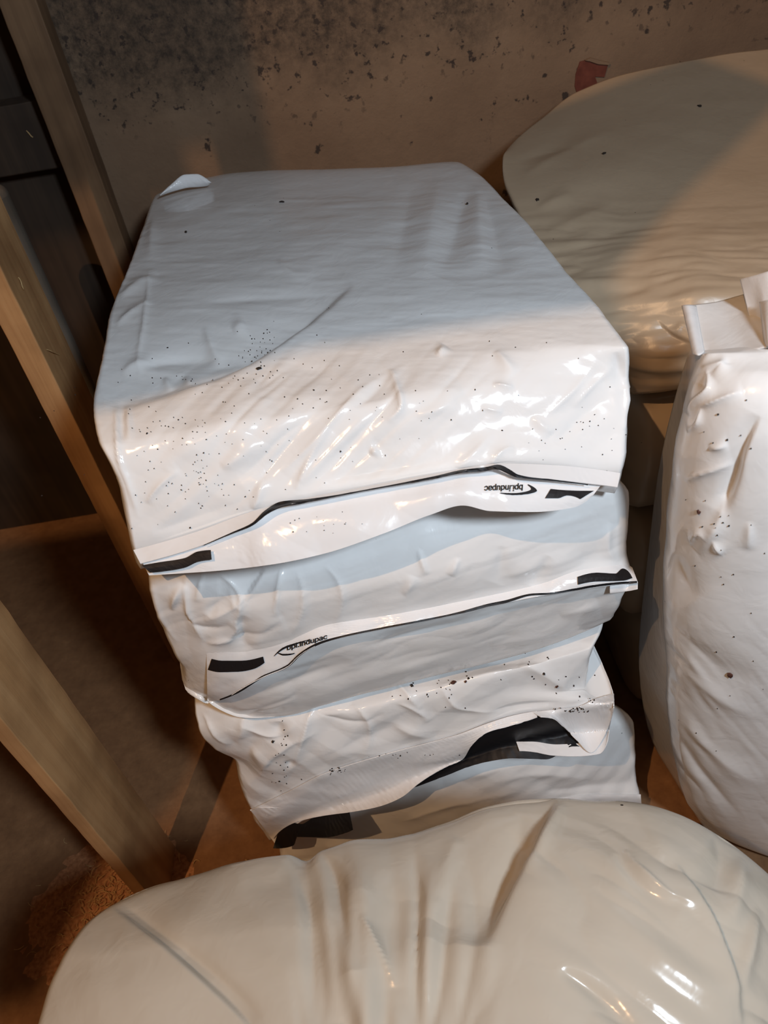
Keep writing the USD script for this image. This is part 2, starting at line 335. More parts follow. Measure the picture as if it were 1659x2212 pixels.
def on_skin(key, px, lift=0.002, k=6):
    """Points on a skin under the picture points px, lifted towards the open side."""
    tree, dist, n = SKINS[key]; px = np.asarray(px, float).reshape(-1, 2)
    d, i = tree.query(px, k=k); wgt = 1 / (d + 1.0) ** 2; wgt /= wgt.sum(1, keepdims=True)
    t = (dist[i] * wgt).sum(1); r = ray(px[:, 0], px[:, 1]); r /= np.linalg.norm(r, axis=1, keepdims=True)
    return CAM + r * (t - lift)[:, None]
def sheet(P, thick=0.0010):
    """A grid of points (a, b, 3) made into a thin closed sheet."""
    a, b = P.shape[:2]; v = P.reshape(-1, 3)
    i, j = np.meshgrid(np.arange(a - 1), np.arange(b - 1), indexing='ij')
    q = np.stack([i * b + j, i * b + j + 1, (i + 1) * b + j + 1, (i + 1) * b + j], -1).reshape(-1, 4)
    f = np.vstack([q[:, [0, 1, 2]], q[:, [0, 2, 3]]])
    n = meshkit.arrays((v, f), True)[2]
    if np.einsum('ij,ij->i', n, CAM - v).mean() < 0: f, n = f[:, ::-1], -n
    e = np.r_[np.arange(b), np.arange(1, a) * b + b - 1, (a - 1) * b + np.arange(b - 2, -1, -1), np.arange(a - 2, 0, -1) * b]
    m = len(v); back = v - n * thick
    e2 = np.roll(e, -1)
    s = np.vstack([np.c_[e, e2, e2 + m], np.c_[e, e2 + m, e + m]])
    out = trimesh.Trimesh(np.vstack([v, back]), np.vstack([f, f[:, ::-1] + m, s]), process=False)
    out.fix_normals(); return out
def strip_px(top, bot, nu, nv):
    a, b = spline(top, nu), spline(bot, nu)
    t = np.linspace(0, 1, nv)[:, None, None]
    return a[None] * (1 - t) + b[None] * t
FINS = {}
def fin(key, skinkey, top, bot, l0, l1, nu=150, nv=16, amp=0.0012, seed=0, k=24, bow=0.0, thick=0.001):
    """A flat sealed seam lying on a skin: from the weld (lift l0) to its free edge (lift l1)."""
    px = strip_px(top, bot, nu, nv)
    t = np.linspace(0, 1, nv)[:, None]
    lift = l0 + (l1 - l0) * t + bow * np.sin(math.pi * t)
    P = on_skin(skinkey, px.reshape(-1, 2), 0, k).reshape(nv, nu, 3)
    r = P - CAM; r /= np.linalg.norm(r, axis=2, keepdims=True)
    wob = amp * (crumple(P.reshape(-1, 3), 3, 16.0, 300 + seed) + 1.2 * (meshkit.fbm(P.reshape(-1, 3) * np.array([14, 4, 30]), 3, seed) - 0.5)).reshape(nv, nu) * np.clip(t * 2, 0.15, 1)
    P = P - r * (np.broadcast_to(lift, (nv, nu)) + wob)[..., None]
    FINS[key] = (cKDTree(px.reshape(-1, 2)), np.linalg.norm(P - CAM, axis=2).ravel(), None)
    SKINS[key] = FINS[key]
    return sheet(P, thick)
def mark(key, top, bot, nu=40, nv=5, lift=0.0012, thick=0.0006, k=6):
    px = strip_px(top, bot, nu, nv)
    return sheet(on_skin(key, px.reshape(-1, 2), lift, k).reshape(nv, nu, 3), thick)
def logo(key, p0, p1, height, text='bpi.indupac', up=(0, -1), lift=0.0012, clip=None, flip=False):
    """Printed lettering running from picture point p0 to p1 on a fin; up = direction of the letters' tops."""
    m = meshkit.text_mesh(text, 1.0, depth=0.05, bold=True)
    v = np.array(m.vertices); v[:, 0] += 0.16 * v[:, 1]; v[:, 0] /= v[:, 0].max()
    p0, p1, up = np.array(p0, float), np.array(p1, float), np.array(up, float)
    px = p0 + v[:, :1] * (p1 - p0) + v[:, 1:2] * height * up
    P = on_skin(key, px, lift)
    r = CAM - P; r /= np.linalg.norm(r, axis=1, keepdims=True)
    P += r * (v[:, 2:3] - 0.05) * 0.006
    return P, np.array(m.faces)
def wire(key, pts, w, lift=0.0012, n=160, thick=0.0008):
    """A dark line of black inner film showing along an edge, w picture points wide (number or list along the line)."""
    c = spline(pts, n); T = np.gradient(c, axis=0); T /= np.linalg.norm(T, axis=1, keepdims=True); Nn = np.c_[-T[:, 1], T[:, 0]]
    ww = np.interp(np.linspace(0, 1, n), np.linspace(0, 1, len(np.atleast_1d(w))), np.atleast_1d(w))[:, None] / 2
    px = np.stack([c - Nn * ww, c, c + Nn * ww])
    return sheet(on_skin(key, px.reshape(-1, 2), lift, 6).reshape(3, n, 3), thick)

# ---- top sack of the stack
s1 = [X(-0.27, 0.215, 1.40, 0.815),
      V([(343, 425), (405, 397), (480, 380), (560, 372), (700, 368), (850, 361), (985, 350), (1016, 366)], z=[.868, .872, .876, .878, .88, .88, .878, .872]),
      V([(318, 475), (480, 440), (700, 425), (900, 420), (1030, 410), (1075, 418)], z=.902),
      V([(290, 550), (480, 530), (700, 510), (950, 485), (1140, 490)], z=.918),
      V([(252, 640), (480, 620), (750, 590), (1000, 570), (1212, 580)], z=.930),
      V([(230, 740), (480, 720), (750, 690), (1050, 660), (1296, 680)], z=.938),
      V([(209, 860), (400, 830), (750, 780), (1050, 750), (1350, 750)], z=.936),
      V([(222, 960), (420, 925), (750, 870), (1050, 830), (1354, 830)], Y=.618),
      V([(268, 1060), (450, 1025), (780, 970), (1100, 930), (1345, 935)], Y=.588),
      V([(292, 1190), (420, 1150), (550, 1105), (650, 1078), (800, 1050), (950, 1022), (1080, 1002), (1200, 1005), (1338, 1024)], Y=.566),
      V([(305, 1228), (550, 1160), (800, 1100), (1080, 1055), (1325, 1065)], Y=.578),
      X(-0.225, 0.235, 0.66, 0.803), X(-0.25, 0.22, 0.95, 0.803)]
g1 = [(10, .1), (16, .4), (34, .8), (34, 1), (36, 1), (40, 1), (44, 1), (44, 1), (50, .9), (12, .2), (6, 0), (6, 0), (8, 0)]
def w1(v, px):
    a = 0.010 * (meshkit.fbm(v * 5.5, 3, 4) - 0.5)
    front = np.clip((px[:, 1] - 640) / 200, 0.25, 1)
    a += 0.0028 * crumple(v, 4, 9.0, 11, 1.3) * front
    a += 0.0015 * crumple(v, 4, 22.0, 12) * front
    spot = np.exp(-((px[:, 0] - 1205) / 120) ** 2 - ((px[:, 1] - 890) / 85) ** 2)
    a += spot * (0.0038 * crumple(v, 5, 26.0, 16, 1.1) + 0.0014 * crumple(v, 4, 55.0, 17))
    edge = np.clip((px[:, 0] - 1180) / 140, 0, 1) * np.clip((px[:, 1] - 700) / 60, 0, 1)
    a += edge * 0.0055 * crumple(v, 4, 15.0, 18, 1.1)
    # long slanting drapes across the front
    u1, u2 = (px[:, 0] * 0.70 - px[:, 1] * 0.71), (px[:, 0] * 0.71 + px[:, 1] * 0.70)
    bell = np.exp(-((px[:, 0] - 680) / 330) ** 2) * np.clip((px[:, 1] - 700) / 120, 0, 1)
    dr = meshkit.fbm(np.c_[u1 / 420, u2 / 62, 0 * u1 + 3.3] + 0.35 * meshkit.fbm(v * 7, 2, 14)[:, None], 3, 15)
    a += 0.0075 * bell * (np.abs(2 * dr - 1) - 0.3)
    # fine slanting film ripples on the flat top
    a += 0.0026 * (meshkit.fbm(v @ np.array([[0.95, 0.3, 0], [-0.3, 0.95, 0], [0, 0, 1]]) * np.array([14, 55, 20]), 3, 8) - 0.5) * np.clip(1.5 - front, 0, 1)
    return a
k1 = [('s', [(760, 610), (705, 650), (640, 700), (560, 752), (480, 792), (345, 838), (230, 876)], 70, -15),
      ('r', [(262, 872), (400, 822), (520, 775), (620, 725), (690, 672)], 20, 3.5),
      ('c', [(640, 1060), (672, 985), (712, 926)], 20, 5), ('c', [(610, 1020), (690, 940), (765, 855), (835, 800)], 26, 5.5), ('r', [(650, 1045), (730, 960), (800, 890)], 15, 4),
      ('c', [(318, 1088), (345, 1050), (390, 1015)], 16, 5), ('r', [(480, 1010), (520, 985), (552, 945)], 22, 5), ('r', [(350, 1010), (470, 930), (580, 850)], 40, 4),
      ('c', [(250, 868), (253, 920), (258, 985), (280, 1050), (300, 1120)], 10, 4), ('r', [(276, 872), (280, 955)], 7, 2.5), ('r', [(262, 872), (266, 960)], 6, -2),
      ('c', [(322, 580), (318, 640), (308, 700), (296, 770), (298, 810)], 8, 2.6), ('r', [(330, 470), (324, 560)], 14, 4),
      ('c', [(835, 910), (866, 872), (856, 830), (843, 792)], 14, 6), ('r', [(765, 880), (800, 850), (845, 800)], 18, -4),
      ('r', [(1070, 762), (1112, 812)], 13, 4), ('c', [(1064, 830), (1110, 838)], 12, 4), ('c', [(1040, 880), (1085, 890)], 12, 3), ('r', [(945, 770), (962, 745)], 9, 4),
      ('c', [(1170, 905), (1230, 850), (1290, 775)], 18, 3.5), ('c', [(1240, 880), (1280, 830), (1325, 790)], 15, 3.5), ('r', [(1200, 960), (1260, 900), (1330, 850)], 20, -3.5),
      ('r', [(1150, 900), (1190, 940)], 14, 4), ('c', [(1345, 815), (1352, 870), (1346, 930)], 12, 4), ('r', [(1330, 760), (1345, 840)], 16, -4),
      ('c', [(1060, 1005), (1085, 975), (1110, 965)], 14, 4), ('r', [(985, 1010), (1040, 960), (1060, 925)], 16, 3),
      ('r', [(1010, 400), (985, 490), (950, 600)], 34, -6), ('r', [(950, 380), (935, 470), (915, 600)], 34, 4), ('r', [(1045, 420), (1068, 500), (1090, 590)], 26, -4.5), ('r', [(890, 400), (870, 500), (850, 600)], 30, -3), ('r', [(1030, 400), (1035, 480), (1040, 580)], 24, 3),
       ('r', [(440, 655), (560, 640), (700, 628)], 9, -2.5), ('r', [(600, 560), (640, 590), (680, 585)], 8, 2), ('r', [(300, 785), (380, 765), (470, 758)], 14, -4), ('r', [(255, 640), (310, 605), (340, 590)], 12, 4),
      ('c', [(248, 700), (290, 668), (330, 648)], 12, 4), ('r', [(260, 800), (290, 780), (330, 770)], 12, 3.5), ('r', [(440, 700), (455, 740), (470, 775)], 12, 3), ('r', [(500, 705), (530, 690)], 14, 3), ('r', [(350, 800), (365, 830)], 10, 3), ('r', [(395, 795), (410, 830)], 10, 2.5),
      ('r', [(545, 1100), (560, 1070), (566, 1030)], 12, 3.5), ('r', [(820, 960), (900, 900), (1000, 840)], 60, 5), ('r', [(520, 1040), (640, 950), (760, 830)], 45, -5), ('r', [(330, 1150), (450, 1110), (540, 1075)], 22, -3.5), ('r', [(700, 1040), (860, 1010), (1000, 985)], 18, -3),
      ('r', [(800, 980), (815, 970)], 10, 4), ('r', [(900, 900), (990, 870)], 12, 2.5)]
top = thing('bedding_sack', 'topmost white plastic sack of the middle stack, domed top lightly speckled with crumbs', 'sack', (0, 0.95, 0.8))
v, f, w = loft(s1, g1, 250, w1, k1, caps=0.012, seed=1)
skin('s1', v, f, w); obj('sack_body', (v, f), FILM, top, smooth=True)

fl = fin('s1flap', 's1', [(300, 1200), (440, 1150), (560, 1110), (660, 1085), (800, 1056), (950, 1030), (1060, 1014), (1120, 1024), (1230, 1030), (1302, 1042)],
         [(322, 1243), (400, 1238), (470, 1233), (590, 1219), (700, 1196), (830, 1152), (930, 1112), (1000, 1092), (1060, 1104), (1150, 1106), (1240, 1096), (1280, 1072)], 0.003, 0.013, nu=230, nv=34, amp=0.0048, seed=3, bow=0.006)
obj('seal_flap', fl, FIN, top, smooth=40, label='white flap with upside-down print hanging below the seam')
FL_hem = fin('s1hem', 's1', [(288, 1188), (420, 1150), (550, 1103), (650, 1078), (800, 1049), (950, 1021), (1080, 1001), (1200, 1005), (1340, 1022)],
             [(303, 1217), (400, 1190), (470, 1165), (548, 1130), (590, 1100), (660, 1082), (800, 1056), (950, 1028), (1060, 1009), (1110, 1027), (1200, 1036), (1334, 1052)], 0.005, 0.017, nu=220, nv=8, amp=0.0008, seed=5)
obj('seam_hem', FL_hem, FIN, top, smooth=40)
obj('black_edge', wire('s1hem', [(440, 1178), (500, 1152), (546, 1132), (575, 1106), (610, 1088), (660, 1082), (800, 1057), (940, 1031), (1000, 1018), (1050, 1013), (1075, 1008), (1100, 1018), (1118, 1028), (1200, 1038), (1270, 1047)],
     [1.5, 3, 6, 11, 7, 3.5, 2.5, 3, 5, 6, 8, 9, 4, 3, 2], 0.003), BLACK, top, label='black inner film showing along the seam')
obj('printed_bar', mark('s1flap', [(306, 1221), (340, 1215), (400, 1205), (428, 1191), (455, 1188)], [(324, 1237), (345, 1235), (400, 1226), (430, 1213), (457, 1209)], lift=0.006), INK, top, label='black printed bar at the left end of the flap')
obj('printed_bar', mark('s1flap', [(1190, 1056), (1225, 1059), (1255, 1060), (1283, 1060)], [(1178, 1076), (1206, 1076), (1226, 1070), (1254, 1078)], lift=0.0018), INK, top, label='black printed bar at the right end of the flap')
obj('printed_lettering', logo('s1flap', (1131, 1047), (1046, 1050), 12.5, up=(0.06, 1), lift=0.0016), INK, top, label='upside-down printed lettering on the flap')
obj('printed_swoosh', mark('s1flap', [(1082, 1064), (1110, 1065), (1135, 1062), (1148, 1056), (1140, 1047)], [(1080, 1065), (1112, 1069), (1140, 1067), (1160, 1060), (1141, 1046)], lift=0.0017), INK, top)
obj('corner_flap', fin('s1cf', 's1', [(346, 420), (372, 396), (400, 377), (425, 376), (445, 385), (456, 394)], [(346, 424), (380, 412), (410, 405), (430, 404), (448, 402), (456, 395)], 0.012, 0.002, nu=50, nv=10, amp=0.001, k=30, bow=0.006), FIN, top, smooth=True, label='turned-up corner of film catching the daylight')

# ---- second sack
s2 = [X(-0.255, 0.235, 1.38, 0.785), X(-0.25, 0.225, 0.95, 0.797), X(-0.245, 0.225, 0.66, 0.797),
      V([(326, 1238), (500, 1212), (700, 1180), (900, 1130), (1100, 1090), (1352, 1060)], Y=[.605, .592, .590, .590, .590, .60]),
      V([(338, 1300), (500, 1270), (700, 1240), (900, 1200), (1100, 1160), (1352, 1130)], Y=[.600, .575, .568, .568, .572, .592]),
      V([(372, 1392), (520, 1340), (700, 1300), (900, 1265), (1100, 1230), (1348, 1200)], Y=[.600, .566, .560, .558, .562, .588]),
      V([(400, 1440), (480, 1440), (600, 1400), (700, 1368), (850, 1335), (1000, 1308), (1170, 1275), (1330, 1255), (1360, 1258)], Y=[.605, .575, .565, .562, .560, .560, .562, .568, .575]),
      V([(405, 1492), (480, 1500), (600, 1465), (700, 1425), (850, 1395), (1000, 1365), (1170, 1325), (1335, 1300)], Y=[.612, .580, .568, .566, .564, .564, .566, .580]),
      V([(432, 1508), (520, 1538), (600, 1525), (700, 1490), (900, 1440), (1100, 1385), (1320, 1330)], Y=[.600, .588, .577, .570, .568, .570, .592]),
      V([(455, 1518), (540, 1552), (620, 1546), (700, 1522), (900, 1470), (1100, 1420), (1316, 1340)], Y=[.598, .585, .582, .580, .580, .582, .598]),
      X(-0.225, 0.225, 0.69, 0.535), X(-0.255, 0.225, 1.38, 0.535)]
g2 = [(6, 0), (6, 0), (8, .2), (26, .8), (30, 1), (24, 1), (22, .9), (22, 1), (14, .8), (8, .2), (6, 0), (10, 0)]
def w2(v, px):
    lf = np.clip((640 - px[:, 0]) / 200, 0, 1)
    u1, u2 = px[:, 0] * 0.95 - px[:, 1] * 0.30, px[:, 0] * 0.30 + px[:, 1] * 0.95
    low = np.clip((px[:, 1] + 0.27 * px[:, 0] - 1585) / 30, 0, 1)
    dr = meshkit.fbm(np.c_[u1 / 330, u2 / 46, 0 * u1 + 8.1] + 0.4 * meshkit.fbm(v * 8, 2, 24)[:, None], 3, 25)
    return 0.007 * (meshkit.fbm(v * 8, 3, 21) - 0.5) + (0.0026 + 0.0050 * lf) * crumple(v, 5, 12.0, 31, 1.1) + (0.0010 + 0.0022 * lf) * crumple(v, 4, 24.0, 37) + (0.0025 + 0.004 * low) * (np.abs(2 * dr - 1) - 0.3)
k2 = [('c', [(470, 1240), (520, 1300), (500, 1360)], 12, 4), ('c', [(400, 1330), (450, 1360), (500, 1350)], 12, -4), ('c', [(560, 1240), (530, 1290), (440, 1340)], 14, 4), ('c', [(640, 1230), (655, 1300), (620, 1380)], 14, 3), ('c', [(480, 1380), (560, 1370), (610, 1340)], 12, -3), ('c', [(700, 1220), (740, 1290), (720, 1350)], 16, 3),
      ('c', [(610, 1225), (600, 1275), (595, 1330)], 10, 4), ('s', [(570, 1225), (545, 1265), (515, 1310)], 22, -5), ('c', [(400, 1240), (405, 1310), (430, 1370), (442, 1390)], 11, 5),
      ('c', [(440, 1235), (430, 1270), (425, 1300)], 9, 3), ('r', [(372, 1318), (385, 1280), (398, 1262)], 9, 5), ('r', [(450, 1330), (475, 1300), (500, 1290)], 18, -5), ('c', [(445, 1390), (490, 1385), (520, 1350)], 12, 5),
      ('r', [(530, 1330), (520, 1370), (535, 1410)], 16, -4), ('c', [(510, 1340), (515, 1380)], 8, 3), ('r', [(905, 1185), (912, 1215), (922, 1242)], 6, 3), ('r', [(990, 1205), (972, 1243)], 7, 3),
      ('r', [(1085, 1180), (1080, 1230), (1070, 1260)], 16, -3), ('r', [(1185, 1200), (1165, 1240), (1150, 1270)], 16, -3.5), ('r', [(1100, 1245), (1200, 1215), (1260, 1205)], 20, 3), ('r', [(1320, 1130), (1310, 1180), (1335, 1215)], 14, 4),
      ('r', [(540, 1400), (580, 1350), (610, 1330)], 30, 4), ('r', [(870, 1285), (882, 1270), (895, 1245)], 10, 3), ('r', [(780, 1400), (900, 1370), (1060, 1330)], 10, -3), ('r', [(1060, 1400), (1180, 1370), (1300, 1330)], 18, 4),
      ('r', [(560, 1500), (640, 1470), (760, 1430)], 14, -3.5), ('r', [(500, 1530), (560, 1530), (640, 1505)], 14, 3), ('r', [(1210, 1330), (1290, 1300)], 12, 3), ('c', [(330, 1260), (345, 1320), (385, 1390)], 10, 3)]
sec = thing('bedding_sack', 'second sack from the top of the middle stack, small upright lettering beside its seam', 'sack', (0, 0.95, 0.54))
v, f, w = loft(s2, g2, 230, w2, k2, caps=0.014, seed=2)
skin('s2', v, f, w); obj('sack_body', (v, f), FILM, sec, smooth=True)
obj('seam_hem', fin('s2hem', 's2', [(446, 1400), (500, 1400), (560, 1396), (610, 1384), (660, 1364), (700, 1348), (830, 1328), (1000, 1296), (1170, 1258), (1250, 1228), (1300, 1220), (1345, 1216), (1366, 1226)],
                    [(448, 1514), (475, 1513), (510, 1498), (570, 1462), (625, 1440), (660, 1404), (700, 1387), (830, 1357), (1000, 1323), (1080, 1305), (1170, 1287), (1280, 1270), (1378, 1258)], -0.002, 0.021, nu=240, nv=22, amp=0.0010, seed=8), FIN, sec, smooth=40)
obj('black_edge', wire('s2hem', [(475, 1512), (510, 1498), (570, 1461), (620, 1440), (648, 1414), (672, 1398), (700, 1386), (830, 1356), (900, 1343), (1000, 1322), (1060, 1306), (1090, 1300), (1150, 1284), (1190, 1282), (1240, 1274), (1300, 1264), (1376, 1257)],
     [2, 3, 4, 5, 5, 4, 4, 4, 4, 3.5, 6, 6, 4, 4, 4, 4, 4], 0.003, n=220), BLACK, sec, label='double black line along the seam')
obj('white_edge', wire('s2hem', [(500, 1502), (570, 1462), (620, 1441), (648, 1415), (680, 1396)], [0.8, 1.4, 1.4, 1.2, 0.6], 0.0042), FIN, sec)
obj('hem_tip', fin('s2tip', 's2', [(1318, 1266), (1350, 1262), (1378, 1258)], [(1318, 1282), (1350, 1278), (1377, 1272)], 0.010, 0.020, nu=14, nv=6, amp=0.0003), FIN, sec, smooth=True)
obj('printed_bar', mark('s2hem', [(457, 1424), (480, 1428), (520, 1428), (568, 1419)], [(449, 1447), (475, 1452), (515, 1451), (545, 1446), (571, 1432)], lift=0.0025, k=12), INK, sec, label='black printed bar at the left end of the seam')
obj('printed_bar', mark('s2hem', [(1248, 1246), (1290, 1237), (1330, 1239), (1345, 1228), (1362, 1240)], [(1249, 1263), (1290, 1256), (1330, 1255), (1348, 1254), (1366, 1248)], lift=0.0025, k=12), INK, sec, label='black printed bar at the right end of the seam')
obj('printed_lettering', logo('s2hem', (619, 1405), (708, 1379), 9.5, up=(-0.2, -1), lift=0.0022), INK, sec, label='small printed lettering beside the seam')
obj('printed_swoosh', mark('s2hem', [(592, 1417), (612, 1399), (640, 1389), (672, 1381)], [(592, 1418), (614, 1402), (640, 1392), (672, 1381)], lift=0.0022, k=10), INK, sec)
obj('printed_swoosh', mark('s2hem', [(600, 1410), (612, 1413), (636, 1411)], [(600, 1411), (612, 1416), (636, 1412)], lift=0.0022, k=10), INK, sec)

# ---- third sack
s3 = [X(-0.255, 0.225, 1.38, 0.528), X(-0.25, 0.225, 0.98, 0.530), X(-0.24, 0.22, 0.74, 0.528),
      V([(420, 1520), (520, 1540), (620, 1535), (760, 1500), (900, 1455), (1100, 1405), (1300, 1330)], z=[.470, .478, .482, .49, .50, .51, .52]),
      V([(428, 1572), (540, 1575), (700, 1550), (900, 1500), (1100, 1445), (1276, 1400)], Y=[.612, .588, .575, .572, .572, .585]),
      V([(470, 1618), (580, 1620), (750, 1590), (950, 1540), (1100, 1500), (1262, 1488)], Y=[.605, .575, .566, .562, .562, .575]),
      V([(515, 1660), (600, 1670), (750, 1630), (950, 1580), (1150, 1525), (1310, 1512)], Y=[.600, .570, .560, .556, .555, .558]),
      V([(543, 1752), (620, 1714), (700, 1676), (840, 1630), (980, 1592), (1100, 1552), (1200, 1538), (1322, 1514)], Y=[.588, .568, .560, .556, .553, .553, .553, .552]),
      V([(585, 1815), (680, 1760), (800, 1720), (980, 1650), (1150, 1600), (1310, 1585)], Y=[.592, .578, .570, .568, .568, .566]),
      X(-0.215, 0.225, 0.70, 0.312), X(-0.25, 0.225, 1.38, 0.305)]
g3 = [(6, 0), (6, 0), (8, .3), (20, .9), (24, 1), (22, 1), (24, 1), (18, .7), (10, .2), (6, 0), (10, 0)]
def w3(v, px):
    return 0.008 * (meshkit.fbm(v * 8, 3, 41) - 0.5) + 0.0115 * crumple(v, 5, 10.5, 43, 1.1) + 0.0042 * crumple(v, 4, 21.0, 47)
k3 = [('c', [(520, 1560), (590, 1590), (640, 1560)], 12, 5), ('c', [(560, 1680), (600, 1620), (690, 1580)], 14, 5), ('c', [(760, 1520), (800, 1580), (780, 1640)], 14, 4), ('c', [(690, 1540), (760, 1560), (830, 1540)], 12, -4), ('c', [(950, 1480), (1000, 1530), (1080, 1540)], 14, 4),
      ('c', [(685, 1515), (665, 1560), (640, 1650)], 14, 5), ('r', [(525, 1545), (525, 1575), (505, 1605)], 14, 5), ('r', [(600, 1560), (605, 1600)], 16, -5), ('r', [(540, 1620), (580, 1650)], 18, 6), ('r', [(620, 1640), (632, 1655)], 9, -4),
      ('c', [(840, 1460), (880, 1500), (910, 1530)], 14, 5), ('c', [(860, 1520), (910, 1540), (925, 1560)], 14, 5), ('c', [(440, 1540), (470, 1590), (500, 1610)], 10, 4), ('r', [(700, 1630), (800, 1590), (900, 1560)], 24, -5),
      ('r', [(1120, 1430), (1180, 1460), (1260, 1510)], 18, 5), ('r', [(940, 1540), (1020, 1510), (1100, 1480)], 26, 4), ('r', [(1050, 1540), (1160, 1525), (1260, 1500)], 14, -4), ('r', [(850, 1570), (940, 1600)], 14, 4), ('c', [(1225, 1490), (1260, 1495), (1275, 1500)], 9, 4)]
thr = thing('bedding_sack', 'third sack from the top of the middle stack, torn seam exposing wide black strip', 'sack', (0, 0.95, 0.31))
v, f, w = loft(s3, g3, 210, w3, k3, caps=0.014, seed=3)
skin('s3', v, f, w); obj('sack_body', (v, f), FILM, thr, smooth=True)
# black backing strip, then the white torn hem over it
obj('black_tape', fin('s3tape', 's3', [(886, 1690), (950, 1655), (1010, 1612), (1080, 1560), (1160, 1545), (1230, 1560), (1275, 1600)], [(884, 1704), (960, 1676), (1015, 1655), (1060, 1644), (1110, 1638), (1180, 1640), (1240, 1612), (1275, 1618)], 0.011, 0.024, nu=110, nv=12, amp=0.0014, seed=11), BLACK, thr, smooth=40, label='wide black strip exposed by the torn seam')
obj('seam_hem', fin('s3hem', 's3', [(540, 1750), (620, 1712), (700, 1672), (840, 1628), (980, 1590), (1060, 1560), (1110, 1545), (1160, 1536)],
                    [(590, 1812), (612, 1790), (640, 1776), (700, 1762), (760, 1754), (820, 1742), (868, 1722), (905, 1692), (960, 1658), (1000, 1640), (1018, 1612), (1050, 1584), (1110, 1566), (1160, 1549)], 0.005, 0.026, nu=220, nv=18, amp=0.002, seed=12), FIN, thr, smooth=40, label='torn white seam strip, left and middle')
obj('seam_hem', fin('s3hemr', 's3', [(1150, 1538), (1200, 1533), (1240, 1530), (1290, 1508), (1326, 1498)], [(1168, 1548), (1196, 1552), (1216, 1568), (1248, 1600), (1276, 1626), (1305, 1590), (1325, 1530)], 0.006, 0.032, nu=80, nv=18, amp=0.002, seed=13), FIN, thr, smooth=40, label='torn white seam strip, right end folded to a point')
obj('torn_tongue', fin('s3tong', 's3', [(1115, 1602), (1150, 1602), (1200, 1608), (1245, 1606), (1300, 1590), (1318, 1560)], [(1122, 1622), (1150, 1624), (1195, 1632), (1240, 1634), (1296, 1628), (1312, 1600)], 0.022, 0.028, nu=60, nv=8, amp=0.001, seed=14), FIN, thr, smooth=40)
obj('side_flap', fin('s3side', 's3', [(543, 1752), (560, 1745), (600, 1745), (650, 1755)], [(598, 1828), (606, 1812), (625, 1792), (655, 1772)], 0.012, 0.02, nu=40, nv=16, amp=0.003, seed=15), FIN, thr, smooth=40)
obj('black_tape', fin('s3tapel', 's3', [(606, 1780), (622, 1776), (650, 1780), (680, 1764), (720, 1756), (754, 1753)], [(590, 1832), (600, 1833), (634, 1826), (640, 1808), (700, 1809), (762, 1793)], 0.022, 0.030, nu=70, nv=10, amp=0.0012, seed=16), BLACK, thr, smooth=40, label='black strip at the left end of the torn seam')

# ---- bottom sack
s4 = [X(-0.255, 0.235, 1.38, 0.298), X(-0.25, 0.235, 0.98, 0.300), X(-0.24, 0.24, 0.70, 0.296),
      V([(600, 1760), (760, 1700), (900, 1650), (1100, 1600), (1365, 1560)], Y=[.62, .60, .60, .60, .625]),
      V([(612, 1830), (760, 1775), (900, 1720), (1100, 1660), (1368, 1640)], Y=[.597, .578, .575, .575, .605]),
      V([(612, 1858), (780, 1815), (900, 1765), (1100, 1710), (1372, 1690)], Y=[.585, .570, .566, .566, .588]),
      V([(614, 1876), (780, 1838), (1000, 1782), (1200, 1740), (1380, 1720)], Y=[.580, .568, .562, .562, .572]),
      V([(620, 1902), (780, 1876), (1000, 1830), (1200, 1790), (1378, 1760)], z=[.022, .025, .028, .03, .03]),
      X(-0.235, 0.27, 0.66, 0.004), X(-0.25, 0.24, 1.38, 0.002)]
g4 = [(6, 0), (6, 0), (8, .3), (22, .9), (20, 1), (16, 1), (14, .8), (10, .2), (6, 0), (10, 0)]
def w4(v, px):
    return 0.006 * (meshkit.fbm(v * 9, 3, 61) - 0.5) + 0.0075 * crumple(v, 5, 11.0, 63, 1.2) + 0.0026 * crumple(v, 3, 22.0, 67)
k4 = [('r', [(1080, 1690), (1180, 1670), (1290, 1690)], 14, 4), ('r', [(1180, 1710), (1280, 1700), (1370, 1690)], 12, -4), ('r', [(960, 1700), (1060, 1665), (1150, 1650)], 16, 4), ('c', [(860, 1780), (1000, 1735), (1130, 1710)], 12, 3), ('r', [(700, 1830), (800, 1805)], 12, 3)]
bot = thing('bedding_sack', 'bottom white plastic sack of the middle stack, mostly in shadow behind the foreground sack', 'sack', (0, 0.95, 0.0))
v, f, w = loft(s4, g4, 190, w4, k4, caps=0.014, seed=4)
skin('s4', v, f, w); obj('sack_body', (v, f), FILM, bot, smooth=True)
obj('seam_hem', fin('s4hem', 's4', [(612, 1868), (700, 1850), (800, 1828), (950, 1790), (1100, 1755), (1200, 1728), (1290, 1716), (1384, 1716)], [(612, 1893), (700, 1876), (800, 1850), (950, 1812), (1100, 1778), (1200, 1752), (1290, 1740), (1386, 1744)], 0.003, 0.014, nu=160, nv=8, amp=0.001, seed=18), FIN, bot, smooth=40)

